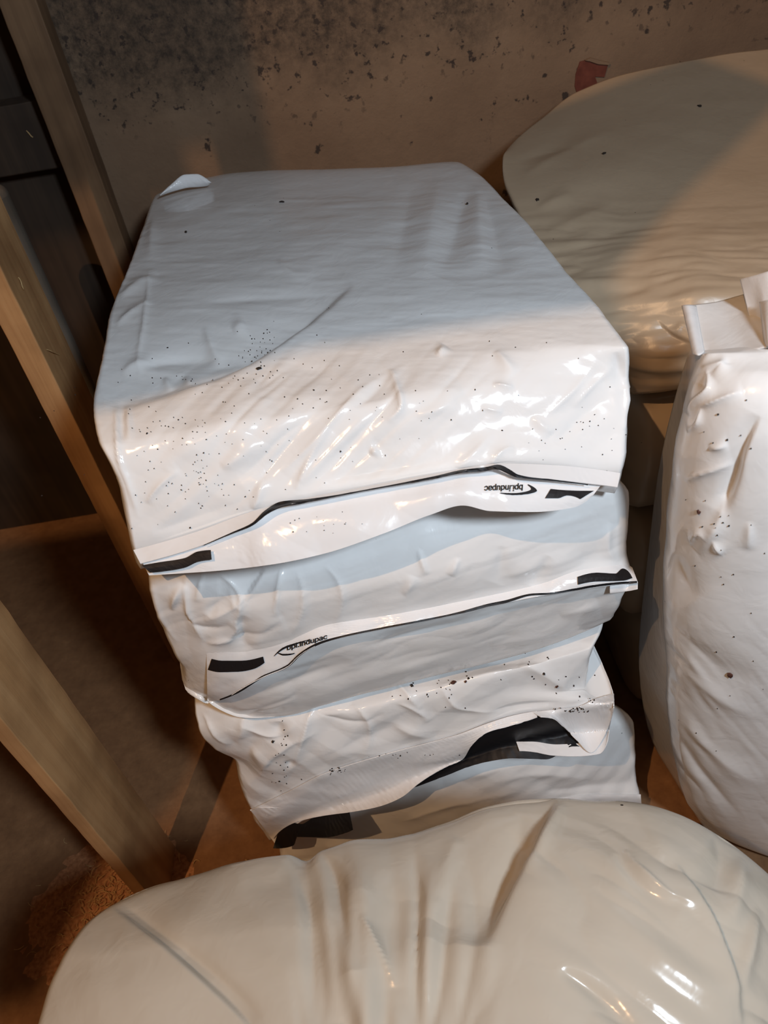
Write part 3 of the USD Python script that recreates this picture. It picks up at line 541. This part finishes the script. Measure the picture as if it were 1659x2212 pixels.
# ---- right-hand stack against the wall
r1 = [X(0.36, 1.15, 1.55, 0.74), 
      V([(1096, 322), (1170, 255), (1250, 196), (1350, 160), (1450, 138), (1560, 118), (1659, 106), (1900, 84)], Y=[1.345, 1.46, 1.54, 1.555, 1.555, 1.555, 1.555, 1.555]),
      V([(1087, 338), (1170, 300), (1300, 255), (1450, 215), (1659, 190), (1900, 165)], Y=[1.30, 1.36, 1.40, 1.42, 1.42, 1.42]),
      V([(1096, 400), (1250, 365), (1450, 330), (1659, 310), (1930, 290)], Y=[1.20, 1.21, 1.22, 1.23, 1.24]),
      V([(1140, 490), (1290, 460), (1480, 430), (1659, 410), (1950, 390)], Y=[1.08, 1.08, 1.07, 1.07, 1.08]),
      V([(1215, 600), (1350, 570), (1500, 540), (1659, 520), (1980, 500)], Y=[.955, .94, .925, .92, .92]),
      V([(1290, 700), (1400, 680), (1520, 650), (1659, 630), (2000, 610)], Y=[.875, .855, .84, .83, .83]),
      V([(1350, 790), (1430, 780), (1530, 760), (1659, 745), (2000, 720)], Y=[.835, .812, .80, .79, .79]),
      V([(1368, 850), (1450, 842), (1540, 825), (1659, 815), (2000, 790)], Y=[.835, .818, .812, .81, .81]),
      X(0.36, 1.05, 0.92, 0.705), X(0.36, 1.12, 1.2, 0.705)]
gr1 = [(8, .2), (18, .5), (26, .9), (30, 1), (34, 1), (34, 1), (30, 1), (16, .8), (8, .2), (6, 0), (8, 0)]
def wr1(v, px):
    fr = np.clip((px[:, 1] - 420) / 160, 0, 1)
    rot = v @ np.array([[0.97, 0.24, 0], [-0.24, 0.97, 0], [0, 0, 1.0]])
    q = rot * np.array([5.5, 34, 26]); q[:, 1] += 1.6 * meshkit.fbm(v * 9, 2, 5)
    rid = meshkit.fbm(q, 3, 71)
    return 0.012 * (meshkit.fbm(v * 5, 3, 70) - 0.5) + 0.011 * fr * (np.abs(2 * rid - 1) - 0.3) + 0.0012 * crumple(v, 3, 12.0, 73) * (0.5 + fr)
kr1 = [('r', [(1130, 380), (1240, 320), (1340, 280)], 16, 4), ('r', [(1120, 350), (1180, 330), (1260, 320)], 14, -3), ('r', [(1160, 450), (1240, 420)], 14, 4), ('c', [(1460, 720), (1475, 700), (1490, 705)], 9, 4), ('s', [(1420, 690), (1455, 725), (1500, 745)], 20, -5),
       ('r', [(1240, 540), (1330, 500), (1450, 470)], 20, -4), ('r', [(1180, 500), (1260, 470), (1330, 440)], 16, 3.5)]
ra = thing('bedding_sack', 'large white sack top right against the back wall, wrinkled front and half in shadow', 'sack', (0.7, 1.15, 0.705))
v, f, w = loft(r1, gr1, 230, wr1, kr1, caps=0.012, seed=5)
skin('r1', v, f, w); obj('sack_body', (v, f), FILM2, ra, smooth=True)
def under(z0, z1, y0, x0, seed, label):
    zm = (z0 + z1) / 2; h = z1 - z0
    n = 9; t = np.linspace(0, 1, n)
    def row(y, z, b=0.0): return np.c_[x0 + (1.08 - x0) * t, y - b * np.sin(math.pi * np.clip(t * 1.4, 0, 1)), np.full(n, z)]
    rows = [row(1.5, z1 - .03), row(1.2, z1), row(y0 + .09, z1), row(y0 + .03, z1 - .018), row(y0 + .004, z1 - h * .3, .01), row(y0, zm, .012), row(y0 + .008, z0 + h * .25, .01), row(y0 + .03, z0 + .02), row(y0 + .08, z0), row(1.45, z0)]
    gs = [(5, 0), (6, 0), (8, .4), (12, 1), (14, 1), (14, 1), (10, .8), (6, .3), (5, 0), (6, 0)]
    def wr(v, px): return 0.012 * (meshkit.fbm(v * np.array([7, 9, 16]), 3, seed) - 0.5) + 0.003 * crumple(v, 4, 11.0, seed + 3, 1.2)
    p = thing('bedding_sack', label, 'sack', (0.7, 1.15, z0))
    v, f, w = loft(rows, gs, 110, wr, (), caps=0.03, seed=seed)
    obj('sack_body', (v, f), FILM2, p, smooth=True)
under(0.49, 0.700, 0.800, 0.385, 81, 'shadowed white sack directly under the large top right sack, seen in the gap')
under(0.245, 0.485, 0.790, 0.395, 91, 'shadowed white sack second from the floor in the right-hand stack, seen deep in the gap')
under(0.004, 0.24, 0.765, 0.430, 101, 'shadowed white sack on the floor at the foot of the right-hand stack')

# ---- upright sack at the right edge
def bulge(px, py, drop, Y0, Yc, wide=560):
    """Row of the upright sack from its left edge: rounds away at the edge, fullest towards the middle."""
    o = np.array([0, 18, 50, 95, 150, 220, 330, wide]) / 560.0
    x = px + o * 560; y = py + drop * np.array([0, .08, .2, .38, .6, .8, 1, .7])
    return V(np.c_[x, y], Y=Y0 - (Y0 - Yc) * np.sqrt(1 - (1 - np.clip(o * 560 / 330, 0, 1)) ** 2))
fr = [bulge(1512, 765, -12, .552, .512), bulge(1490, 815, -25, .552, .488), bulge(1472, 880, -20, .548, .468), bulge(1450, 990, -18, .546, .456), bulge(1439, 1130, -8, .546, .450),
      bulge(1433, 1300, 0, .546, .450), bulge(1438, 1470, 14, .546, .452), bulge(1452, 1620, 40, .542, .458), bulge(1482, 1730, 75, .535, .460),
      V([(1528, 1790), (1570, 1815), (1610, 1832), (1700, 1862), (1960, 1900)], z=[.03, .026, .025, .022, .02]),
      X(0.44, 0.80, 0.60, 0.003), X(0.42, 0.80, 0.68, 0.02), X(0.37, 0.80, 0.725, 0.30), X(0.36, 0.80, 0.73, 0.62), X(0.345, 0.76, 0.68, 0.86), V([(1504, 754), (1560, 748), (1659, 738), (1880, 705)], Y=[.572, .568, .56, .545])]
gfr = [(18, .9), (22, 1), (28, 1), (34, 1), (38, 1), (40, 1), (36, 1), (28, 1), (18, .8), (8, .2), (5, 0), (6, 0), (6, 0), (6, 0), (6, 0), (6, .3)]
def wfr(v, px):
    tp = np.clip((1260 - px[:, 1]) / 240, 0.0, 1); bt = np.clip((px[:, 1] - 1300) / 150, 0, 1) * np.clip((1620 - px[:, 0]) / 120, 0.35, 1)
    d = (px[:, 0] * 0.80 + px[:, 1] * 0.6); q = np.c_[(px[:, 0] * 0.65 + px[:, 1] * 0.76) / 260, (px[:, 1] * 0.65 - px[:, 0] * 0.76) / 42, v[:, 2] * 2]
    rid = meshkit.fbm(q + 0.5 * meshkit.fbm(v * 8, 2, 3)[:, None], 3, 111)
    return 0.006 * (meshkit.fbm(v * 6, 3, 110) - 0.5) + 0.0065 * bt * (np.abs(2 * rid - 1) - 0.3) + (0.0006 + 0.0045 * tp) * crumple(v, 5, 11.0, 113, 1.1)
kfr = [('c', [(1525, 800), (1535, 835), (1500, 870), (1480, 895)], 16, 6), ('c', [(1510, 880), (1550, 865), (1590, 850), (1605, 845)], 12, 5), ('c', [(1515, 880), (1510, 910), (1480, 930)], 10, 5), ('r', [(1510, 800), (1560, 790), (1540, 815)], 12, 5),
       ('s', [(1640, 900), (1610, 960), (1580, 1050), (1555, 1110)], 34, -7), ('r', [(1600, 1000), (1570, 1070), (1535, 1140)], 16, -5), ('c', [(1475, 1040), (1530, 1020), (1580, 1010)], 14, 4.5), ('c', [(1490, 1180), (1510, 1150), (1525, 1165)], 14, 5), ('c', [(1540, 1170), (1560, 1200)], 12, 5),
       ('c', [(1530, 970), (1570, 965)], 12, 4), ('r', [(1560, 1080), (1545, 1140), (1500, 1190)], 18, 5), ('r', [(1460, 1200), (1480, 1260), (1500, 1300)], 22, -4), ('r', [(1445, 1330), (1520, 1420), (1620, 1480)], 20, -3), ('r', [(1450, 1420), (1540, 1500), (1659, 1560)], 18, 4), ('r', [(1480, 1560), (1560, 1640), (1659, 1700)], 16, 4), ('r', [(1470, 1600), (1540, 1700), (1600, 1760)], 12, -4), ('r', [(1620, 1130), (1615, 1190)], 12, 3)]
ff = thing('bedding_sack', 'upright white plastic sack standing at the right edge with a gathered neck', 'sack', (0.55, 0.57, 0.0))
v, f, w = loft(fr, gfr, 200, wfr, kfr, caps=0.012, seed=6)
skin('fr', v, f, w); obj('sack_body', (v, f), FILM, ff, smooth=True)
def neck(px, Y, nu, nv, amp, seed, thick=0.0012):
    """Sheet of the gathered mouth, given by its two long edges and their depths."""
    a, b = spline(np.c_[px[0], np.broadcast_to(Y[0], len(px[0]))], nu), spline(np.c_[px[1], np.broadcast_to(Y[1], len(px[1]))], nu)
    t = np.linspace(0, 1, nv)[:, None, None]; q = a[None] * (1 - t) + b[None] * t
    P = ony(q[..., 0], q[..., 1], q[..., 2])
    wob = amp * crumple(P.reshape(-1, 3), 4, 13.0, seed, 1.2).reshape(nv, nu)
    r = P - CAM; r /= np.linalg.norm(r, axis=2, keepdims=True)
    return sheet(P - r * wob[..., None], thick)
obj('gathered_neck', neck(([(1473, 662), (1500, 658), (1545, 652), (1590, 640), (1625, 630), (1659, 620), (1800, 590)], [(1506, 762), (1530, 768), (1560, 764), (1610, 758), (1659, 748), (1900, 714)]), (np.array([.640, .64, .64, .635, .63, .625, .61]), np.array([.556, .548, .540, .532, .522, .505])), 110, 44, 0.0035, 121), FILM, ff, smooth=True)
obj('neck_flap', neck(([(1472, 660), (1488, 658), (1504, 660)], [(1496, 764), (1510, 766), (1522, 760)]), (np.array([.634, .628, .634]), np.array([.550, .542, .550])), 14, 30, 0.001, 122), FIN, ff, smooth=True)
obj('neck_flap', neck(([(1598, 603), (1630, 595), (1659, 586), (1760, 560)], [(1622, 700), (1640, 706), (1659, 700), (1760, 680)]), (np.array([.625, .61, .60, .58]), np.array([.583, .575, .565, .55])), 60, 26, 0.003, 123), FIN, ff, smooth=True, label='upstanding flap of the gathered mouth')
obj('neck_flap', neck(([(1640, 652), (1659, 648), (1760, 640)], [(1650, 746), (1659, 748), (1760, 738)]), (np.array([.585, .575, .555]), np.array([.530, .520, .505])), 40, 24, 0.002, 124), FIN, ff, smooth=True)

# ---- foreground sack
def far(z, out):
    return np.c_[[-.335, -.22, -.1, 0, .1, .2, .27, .33], np.array([.335, .35, .35, .36, .36, .31, .245, .10]) + out, np.full(8, z)]
fg = [far(0.30, .030), far(0.46, .020),
      V([(252, 1956), (330, 1918), (420, 1893), (520, 1862), (620, 1846), (665, 1858), (700, 1838), (760, 1820), (830, 1812), (950, 1778), (1060, 1738), (1190, 1718), (1300, 1728), (1460, 1760), (1560, 1812), (1659, 1890), (1760, 1990), (1850, 2120)], z=[.56, .565, .57, .575, .58, .575, .585, .585, .585, .595, .605, .61, .61, .605, .595, .58, .56, .52]),
      V([(200, 1990), (330, 1965), (520, 1920), (640, 1905), (760, 1885), (950, 1840), (1190, 1790), (1400, 1800), (1560, 1860), (1659, 1930), (1800, 2080), (1880, 2200)], z=[.585, .598, .612, .612, .622, .63, .645, .645, .632, .612, .575, .52]),
      V([(143, 2070), (300, 2060), (520, 2020), (760, 1990), (1000, 1950), (1200, 1920), (1400, 1920), (1600, 1990), (1800, 2180), (1900, 2330)], z=[.60, .625, .638, .65, .655, .665, .665, .64, .575, .51]),
      V([(112, 2140), (300, 2140), (520, 2120), (760, 2100), (1000, 2080), (1200, 2070), (1400, 2080), (1600, 2150), (1800, 2330), (1900, 2470)], z=[.60, .632, .645, .66, .665, .67, .665, .64, .57, .50]),
      V([(92, 2212), (300, 2235), (520, 2240), (760, 2240), (1000, 2240), (1200, 2240), (1400, 2250), (1600, 2310), (1800, 2450), (1900, 2600)], z=[.60, .632, .645, .66, .665, .67, .66, .635, .56, .49]),
      V([(80, 2330), (300, 2400), (600, 2450), (900, 2460), (1200, 2480), (1500, 2500), (1800, 2650)], z=[.585, .62, .64, .65, .65, .63, .54]),
      X(-0.30, 0.30, -0.08, 0.55), X(-0.31, 0.33, -0.11, 0.30), X(-0.30, 0.34, -0.08, 0.03), X(-0.29, 0.33, -0.02, 0.003), far(0.003, -.03), far(0.04, .012)]
gfg = [(6, .1), (10, .5), (34, .9), (44, 1), (44, 1), (44, 1), (20, .8), (8, .3), (6, 0), (5, 0), (4, 0), (6, 0), (4, 0), (6, 0)]
def wfg(v, px):
    x, y = px[:, 0], px[:, 1]
    # gathered folds fanning down the middle
    fan = x - 860 - (y - 1900) * 0.12 * np.sign(860 - x) * np.clip(np.abs(x - 860) / 200, 0, 1)
    q = np.c_[fan / 74, y / 520, v[:, 2] * 0 + 1.7]
    bell = np.exp(-((x - 850) / 185) ** 4) * np.clip((y - 1800) / 130, 0.12, 1)
    rid = meshkit.fbm(q + 0.25 * meshkit.fbm(v * 9, 2, 4)[:, None], 2, 139)
    # slacker slanting folds on the right
    a1, a2 = x * 0.80 + y * 0.60, y * 0.80 - x * 0.60
    rid2 = meshkit.fbm(np.c_[a1 / 420, a2 / 95, 0 * x + 5.2] + 0.3 * meshkit.fbm(v * 8, 2, 6)[:, None], 2, 141)
    right = np.clip((x - 1060) / 150, 0, 1)
    return 0.008 * (meshkit.fbm(v * 6, 3, 130) - 0.5) + 0.038 * bell * (np.abs(2 * rid - 1) - 0.25) + 0.011 * right * (np.abs(2 * rid2 - 1) - 0.3) + 0.0026 * crumple(v, 4, 8.0, 133, 1.3) + 0.0008 * crumple(v, 3, 20.0, 135)
kfg = [('s', [(560, 2240), (520, 2190), (440, 2110), (380, 2055), (310, 1998), (245, 1955)], 34, -7), ('r', [(262, 1955), (330, 1995), (400, 2050), (470, 2110), (560, 2200)], 14, -4),
       ('s', [(1195, 1715), (1150, 1800), (1100, 1880), (1060, 1960), (1040, 2040)], 70, -15), ('r', [(1215, 1725), (1180, 1790), (1130, 1880)], 20, 5), ('r', [(1130, 1745), (1090, 1850), (1045, 1960), (1030, 2030)], 30, -6),
       ('r', [(690, 1840), (718, 1880), (735, 1950), (748, 2020), (765, 2100)], 22, -9), ('r', [(640, 1880), (665, 1970), (668, 2080), (672, 2240)], 18, -7), ('c', [(780, 1980), (830, 2070), (850, 2130)], 16, 5),
       ('c', [(1345, 1830), (1400, 1890), (1450, 1930), (1510, 1955)], 22, 6), ('r', [(1330, 1840), (1390, 1915), (1470, 1965)], 18, -5), ('r', [(1210, 2095), (1300, 2150), (1370, 2230)], 22, -8),
       ('s', [(1460, 1860), (1510, 1940), (1550, 2020), (1580, 2110), (1600, 2240)], 40, 9), ('r', [(1540, 1800), (1560, 1860), (1545, 1920)], 28, -6), ('r', [(1600, 1850), (1595, 1930), (1575, 2000)], 24, 6), ('r', [(1640, 1960), (1620, 2060), (1600, 2150)], 18, 6),
       ('r', [(985, 1800), (960, 1880), (940, 1980)], 30, 6)]
gg = thing('bedding_sack', 'large creased white plastic sack closest to the viewer along the bottom of the picture', 'sack', (0, 0.15, 0.0))
v, f, w = loft(fg, gfg, 270, wfg, kfg, caps=0.02, seed=7)
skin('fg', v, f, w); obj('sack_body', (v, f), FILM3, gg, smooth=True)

# ------------------------------------------------------------------ small things
def flake(seed, length, width, thick):
    r = np.random.default_rng(seed); a = np.linspace(0, 2 * math.pi, 9)[:-1]; k = r.uniform(0.65, 1.1, 8)
    ring = np.c_[np.cos(a) * k * length / 2, np.sin(a) * k * width / 2, r.normal(0, thick * .25, 8)]
    v = np.vstack([ring, ring + [0, 0, thick], [[0, 0, thick * 1.5], [0, 0, -thick * .2]]])
    f = [(i, (i + 1) % 8, 8 + (i + 1) % 8) for i in range(8)] + [(i, 8 + (i + 1) % 8, 8 + i) for i in range(8)] + [(8 + i, 8 + (i + 1) % 8, 16) for i in range(8)] + [((i + 1) % 8, i, 17) for i in range(8)]
    return v, np.array(f)
def seat(key, px, lift=0.0):
    """Point on a skin and its outward normal."""
    tree, dist, n = SKINS[key]; i = tree.query(np.array(px, float), k=8)[1]
    nn = n[i].mean(0) if n is not None else np.array([0, -0.7, 0.7]); nn /= np.linalg.norm(nn)
    return on_skin(key, [px], lift)[0], nn
def lay(vf, p, n, spin):
    v, f = vf; t = np.cross(n, [math.cos(spin), math.sin(spin), 0.2]); t /= np.linalg.norm(t); b = np.cross(n, t)
    return v @ np.stack([t, b, n]) + p, f
CHIPS = [('s1', (402, 502), 13, 6, BARK, 'dark bark chip on the topmost sack, near its far left corner'), ('s1', (609, 437), 14, 5, BARK, 'dark bark chip near the far edge of the topmost sack'),
         ('s1', (1010, 441), 10, 4, BARK, 'small dark chip near the far right corner of the topmost sack'), ('r1', (1511, 230), 15, 9, BARK, 'blackest chip high up on the top right sack'),
         ('r1', (1305, 332), 13, 8, BARK, 'dark chip in the middle of the top right sack'), ('r1', (1161, 432), 9, 12, BARK, 'dark chip at the left edge of the top right sack'),
         ('s3', (980, 1475), 17, 9, BARK2, 'red-brown bark chip on the third sack of the middle stack'), ('s3', (1006, 1472), 8, 6, BARK2, 'small red-brown chip just right of the larger one on the third sack'),
         ('s3', (890, 1482), 8, 6, BARK, 'small dark chip left of the red-brown chip on the third sack'), ('fr', (1578, 1457), 15, 13, BARK2, 'red-brown bark chip on the upright sack'), ('s3', (590, 1602), 8, 6, BARK, 'dark crumb low on the left of the third sack'),
         ('s1', (560, 797), 10, 7, BARK, 'clotted dark crumb in the speckled patch of the topmost sack'), ('s3', (1175, 1455), 7, 6, BARK, 'small dark chip at the upper right of the third sack'), ('s3', (1203, 1482), 9, 6, BARK2, 'red-brown chip near the right corner of the third sack'), ('fr', (1510, 1105), 9, 6, BARK2, 'brown crumb at the left edge of the upright sack')]
MM = 0.00056
for i, (key, px, a, b, m, label) in enumerate(CHIPS):
    p, n = seat(key, px, 0.0008)
    obj('bark_chip', lay(flake(500 + i, a * MM, b * MM, 0.0018), p, n, i * 1.3), m, label=label, cat='bark chip')
def crumbs(name, label, spots, seed, lo=1.0, hi=2.6):
    r = np.random.default_rng(seed); vs, fs, k = [], [], 0
    for key, cx, cy, sx, sy, cnt in spots:
        for j in range(cnt):
            px = (cx + r.normal() * sx, cy + r.normal() * sy); p, n = seat(key, px, 0.0004)
            sc = r.uniform(lo, hi) * (1 if r.random() < .9 else 1.5)
            v, f = lay(flake(seed * 7 + j, sc * MM, sc * r.uniform(.4, .9) * MM, 0.0008), p, n, r.uniform(0, 6))
            vs.append(v); fs.append(f + k); k += len(v)
    obj(name, (np.vstack(vs), np.vstack(fs)), BARK, label=label, cat='crumbs', kind='stuff')
crumbs('peat_crumbs', 'dark peaty crumbs scattered over the topmost sack', [('s1', 560, 760, 28, 26, 40), ('s1', 400, 930, 110, 70, 50), ('s1', 620, 900, 160, 90, 60), ('s1', 380, 1040, 70, 60, 40), ('s1', 520, 830, 160, 60, 40), ('s1', 1230, 950, 60, 30, 26), ('s1', 800, 900, 250, 80, 50), ('s1', 460, 1040, 90, 40, 30), ('s1flap', 700, 1135, 90, 16, 16)], 61)
crumbs('bark_crumbs', 'brown bark crumbs scattered over the third sack', [('s3', 940, 1490, 60, 25, 26), ('s3', 610, 1600, 10, 40, 18), ('s3', 620, 1690, 30, 14, 12), ('s3', 1130, 1450, 70, 30, 16), ('s3hem', 725, 1664, 14, 4, 26), ('s3hem', 850, 1630, 60, 3, 14), ('s3hemr', 1235, 1534, 26, 4, 26), ('s3hemr', 1285, 1512, 14, 3, 8)], 62, 2, 5)
crumbs('speck_crumbs', 'fine dark specks on the upright sack', [('fr', 1540, 1130, 25, 25, 10), ('fr', 1580, 1450, 50, 200, 18), ('fr', 1560, 950, 50, 60, 8)], 63, 1.6, 4)

# round-topped stake in the dark bay, behind the middle post
a = np.linspace(0, math.pi / 2, 8)
prof = [(0.0001, 0.0), (0.036, 0.0), (0.036, 0.935)] + [(0.036 * math.cos(t) + 0.0001, 0.935 + 0.022 * math.sin(t)) for t in a]
st = trimesh.creation.revolve(np.array(prof), sections=40)
v = np.array(st.vertices); v += 0.004 * (meshkit.fbm(v * 14, 3, 3)[:, None] - 0.5)
obj('round_stake', (v + [-0.578, 1.40, 0], np.array(st.faces)), STAKE, smooth=40, label='pale round-topped stake standing in the dark bay behind the middle post', cat='stake')

# wood shavings at the foot of the nearest post, and wisps of straw caught on the timber
r = np.random.default_rng(77)
n = 46; gx, gy = np.meshgrid(np.linspace(-0.80, -0.44, n), np.linspace(0.40, 0.80, n)); 
hgt = 0.014 * np.exp(-(((gx + 0.575) / 0.10) ** 2 + ((gy - 0.575) / 0.09) ** 2)) + 0.007 * (meshkit.fbm(np.stack([gx * 60, gy * 60, 0 * gx], -1), 3, 5) - 0.5) * np.exp(-(((gx + 0.575) / 0.16) ** 2 + ((gy - 0.575) / 0.14) ** 2)) - 0.0015
P = np.stack([gx, gy, hgt], -1)
heap = thing('sawdust_heap', 'thin heap of reddish sawdust and curled shavings at the foot of the nearest post', 'sawdust', (-0.575, 0.575, 0))
obj('sawdust', sheet(P, 0.004), DUST, heap, smooth=40, kind='stuff')
vs, fs, k = [], [], 0
for j in range(420):
    x, y = -0.575 + r.normal() * 0.055, 0.575 + r.normal() * 0.05
    z = 0.014 * math.exp(-(((x + 0.575) / 0.10) ** 2 + ((y - 0.575) / 0.09) ** 2)) + r.uniform(0.001, 0.004)
    L = r.uniform(0.005, 0.02); c = r.uniform(0, 6.28); bend = r.uniform(-1, 1) * L * .5; wd = r.uniform(0.0006, 0.0016)
    t = np.linspace(-.5, .5, 5); u = np.array([math.cos(c), math.sin(c), r.uniform(-.2, .25)]); w_ = np.array([-math.sin(c), math.cos(c), 0.3])
    line = np.array([x, y, z]) + t[:, None] * L * u + (t[:, None] ** 2) * bend * 3 * w_ + np.c_[0 * t, 0 * t, 0.002 * np.cos(t * 3)]
    q = np.vstack([line - w_ * wd / 2, line + w_ * wd / 2, line + [0, 0, wd * .6]])
    f = [x for i in range(4) for x in ((i, i + 1, 6 + i), (i, 6 + i, 5 + i), (5 + i, 6 + i, 11 + i), (5 + i, 11 + i, 10 + i), (10 + i, 11 + i, 1 + i), (10 + i, 1 + i, i))]
    vs.append(q); fs.append(np.array(f) + k); k += 15
obj('wood_shavings', (np.vstack(vs), np.vstack(fs)), STRAW, heap, label='pale curled shavings', kind='stuff')
def wisp(pts, w, label):
    c = spline(pts, 12); P = np.stack([c + [0, -w / 2, w * .2], c + [0, 0, w * .5], c + [0, w / 2, w * .2]])
    obj('straw', sheet(P, w * .5), STRAW, label=label, cat='straw')
o = lambda x, y, X_: CAM + X_ / ray(x, y)[0] * ray(x, y)
wisp([o(41, 600, -0.4765), o(47, 610, -0.4745), o(50, 620, -0.4745), o(53, 627, -0.4765)], 0.0022, 'pale wisp of straw caught on the upper part of the middle post')
wisp([o(101, 755, -0.4765), o(112, 759, -0.473), o(122, 764, -0.475), o(130, 767, -0.4765)], 0.0016, 'thin wisp of straw in the shaded part of the middle post')
wisp([ony(58, 283, 1.6035), ony(63, 288, 1.6015), ony(68, 294, 1.6015), ony(72, 297, 1.6035)], 0.0025, 'straw lying against the dusty horizontal rail')

for p in stage.GetPrimAtPath('/World').GetChildren():
    g = {'sack': 'white plastic sacks in the storage bay', 'bark chip': 'bark chips lying on the sacks', 'post': 'timber posts of the partition', 'straw': 'wisps of straw on the timber'}.get(p.GetCustomDataByKey('category'))
    if g: tag(p, group=g)
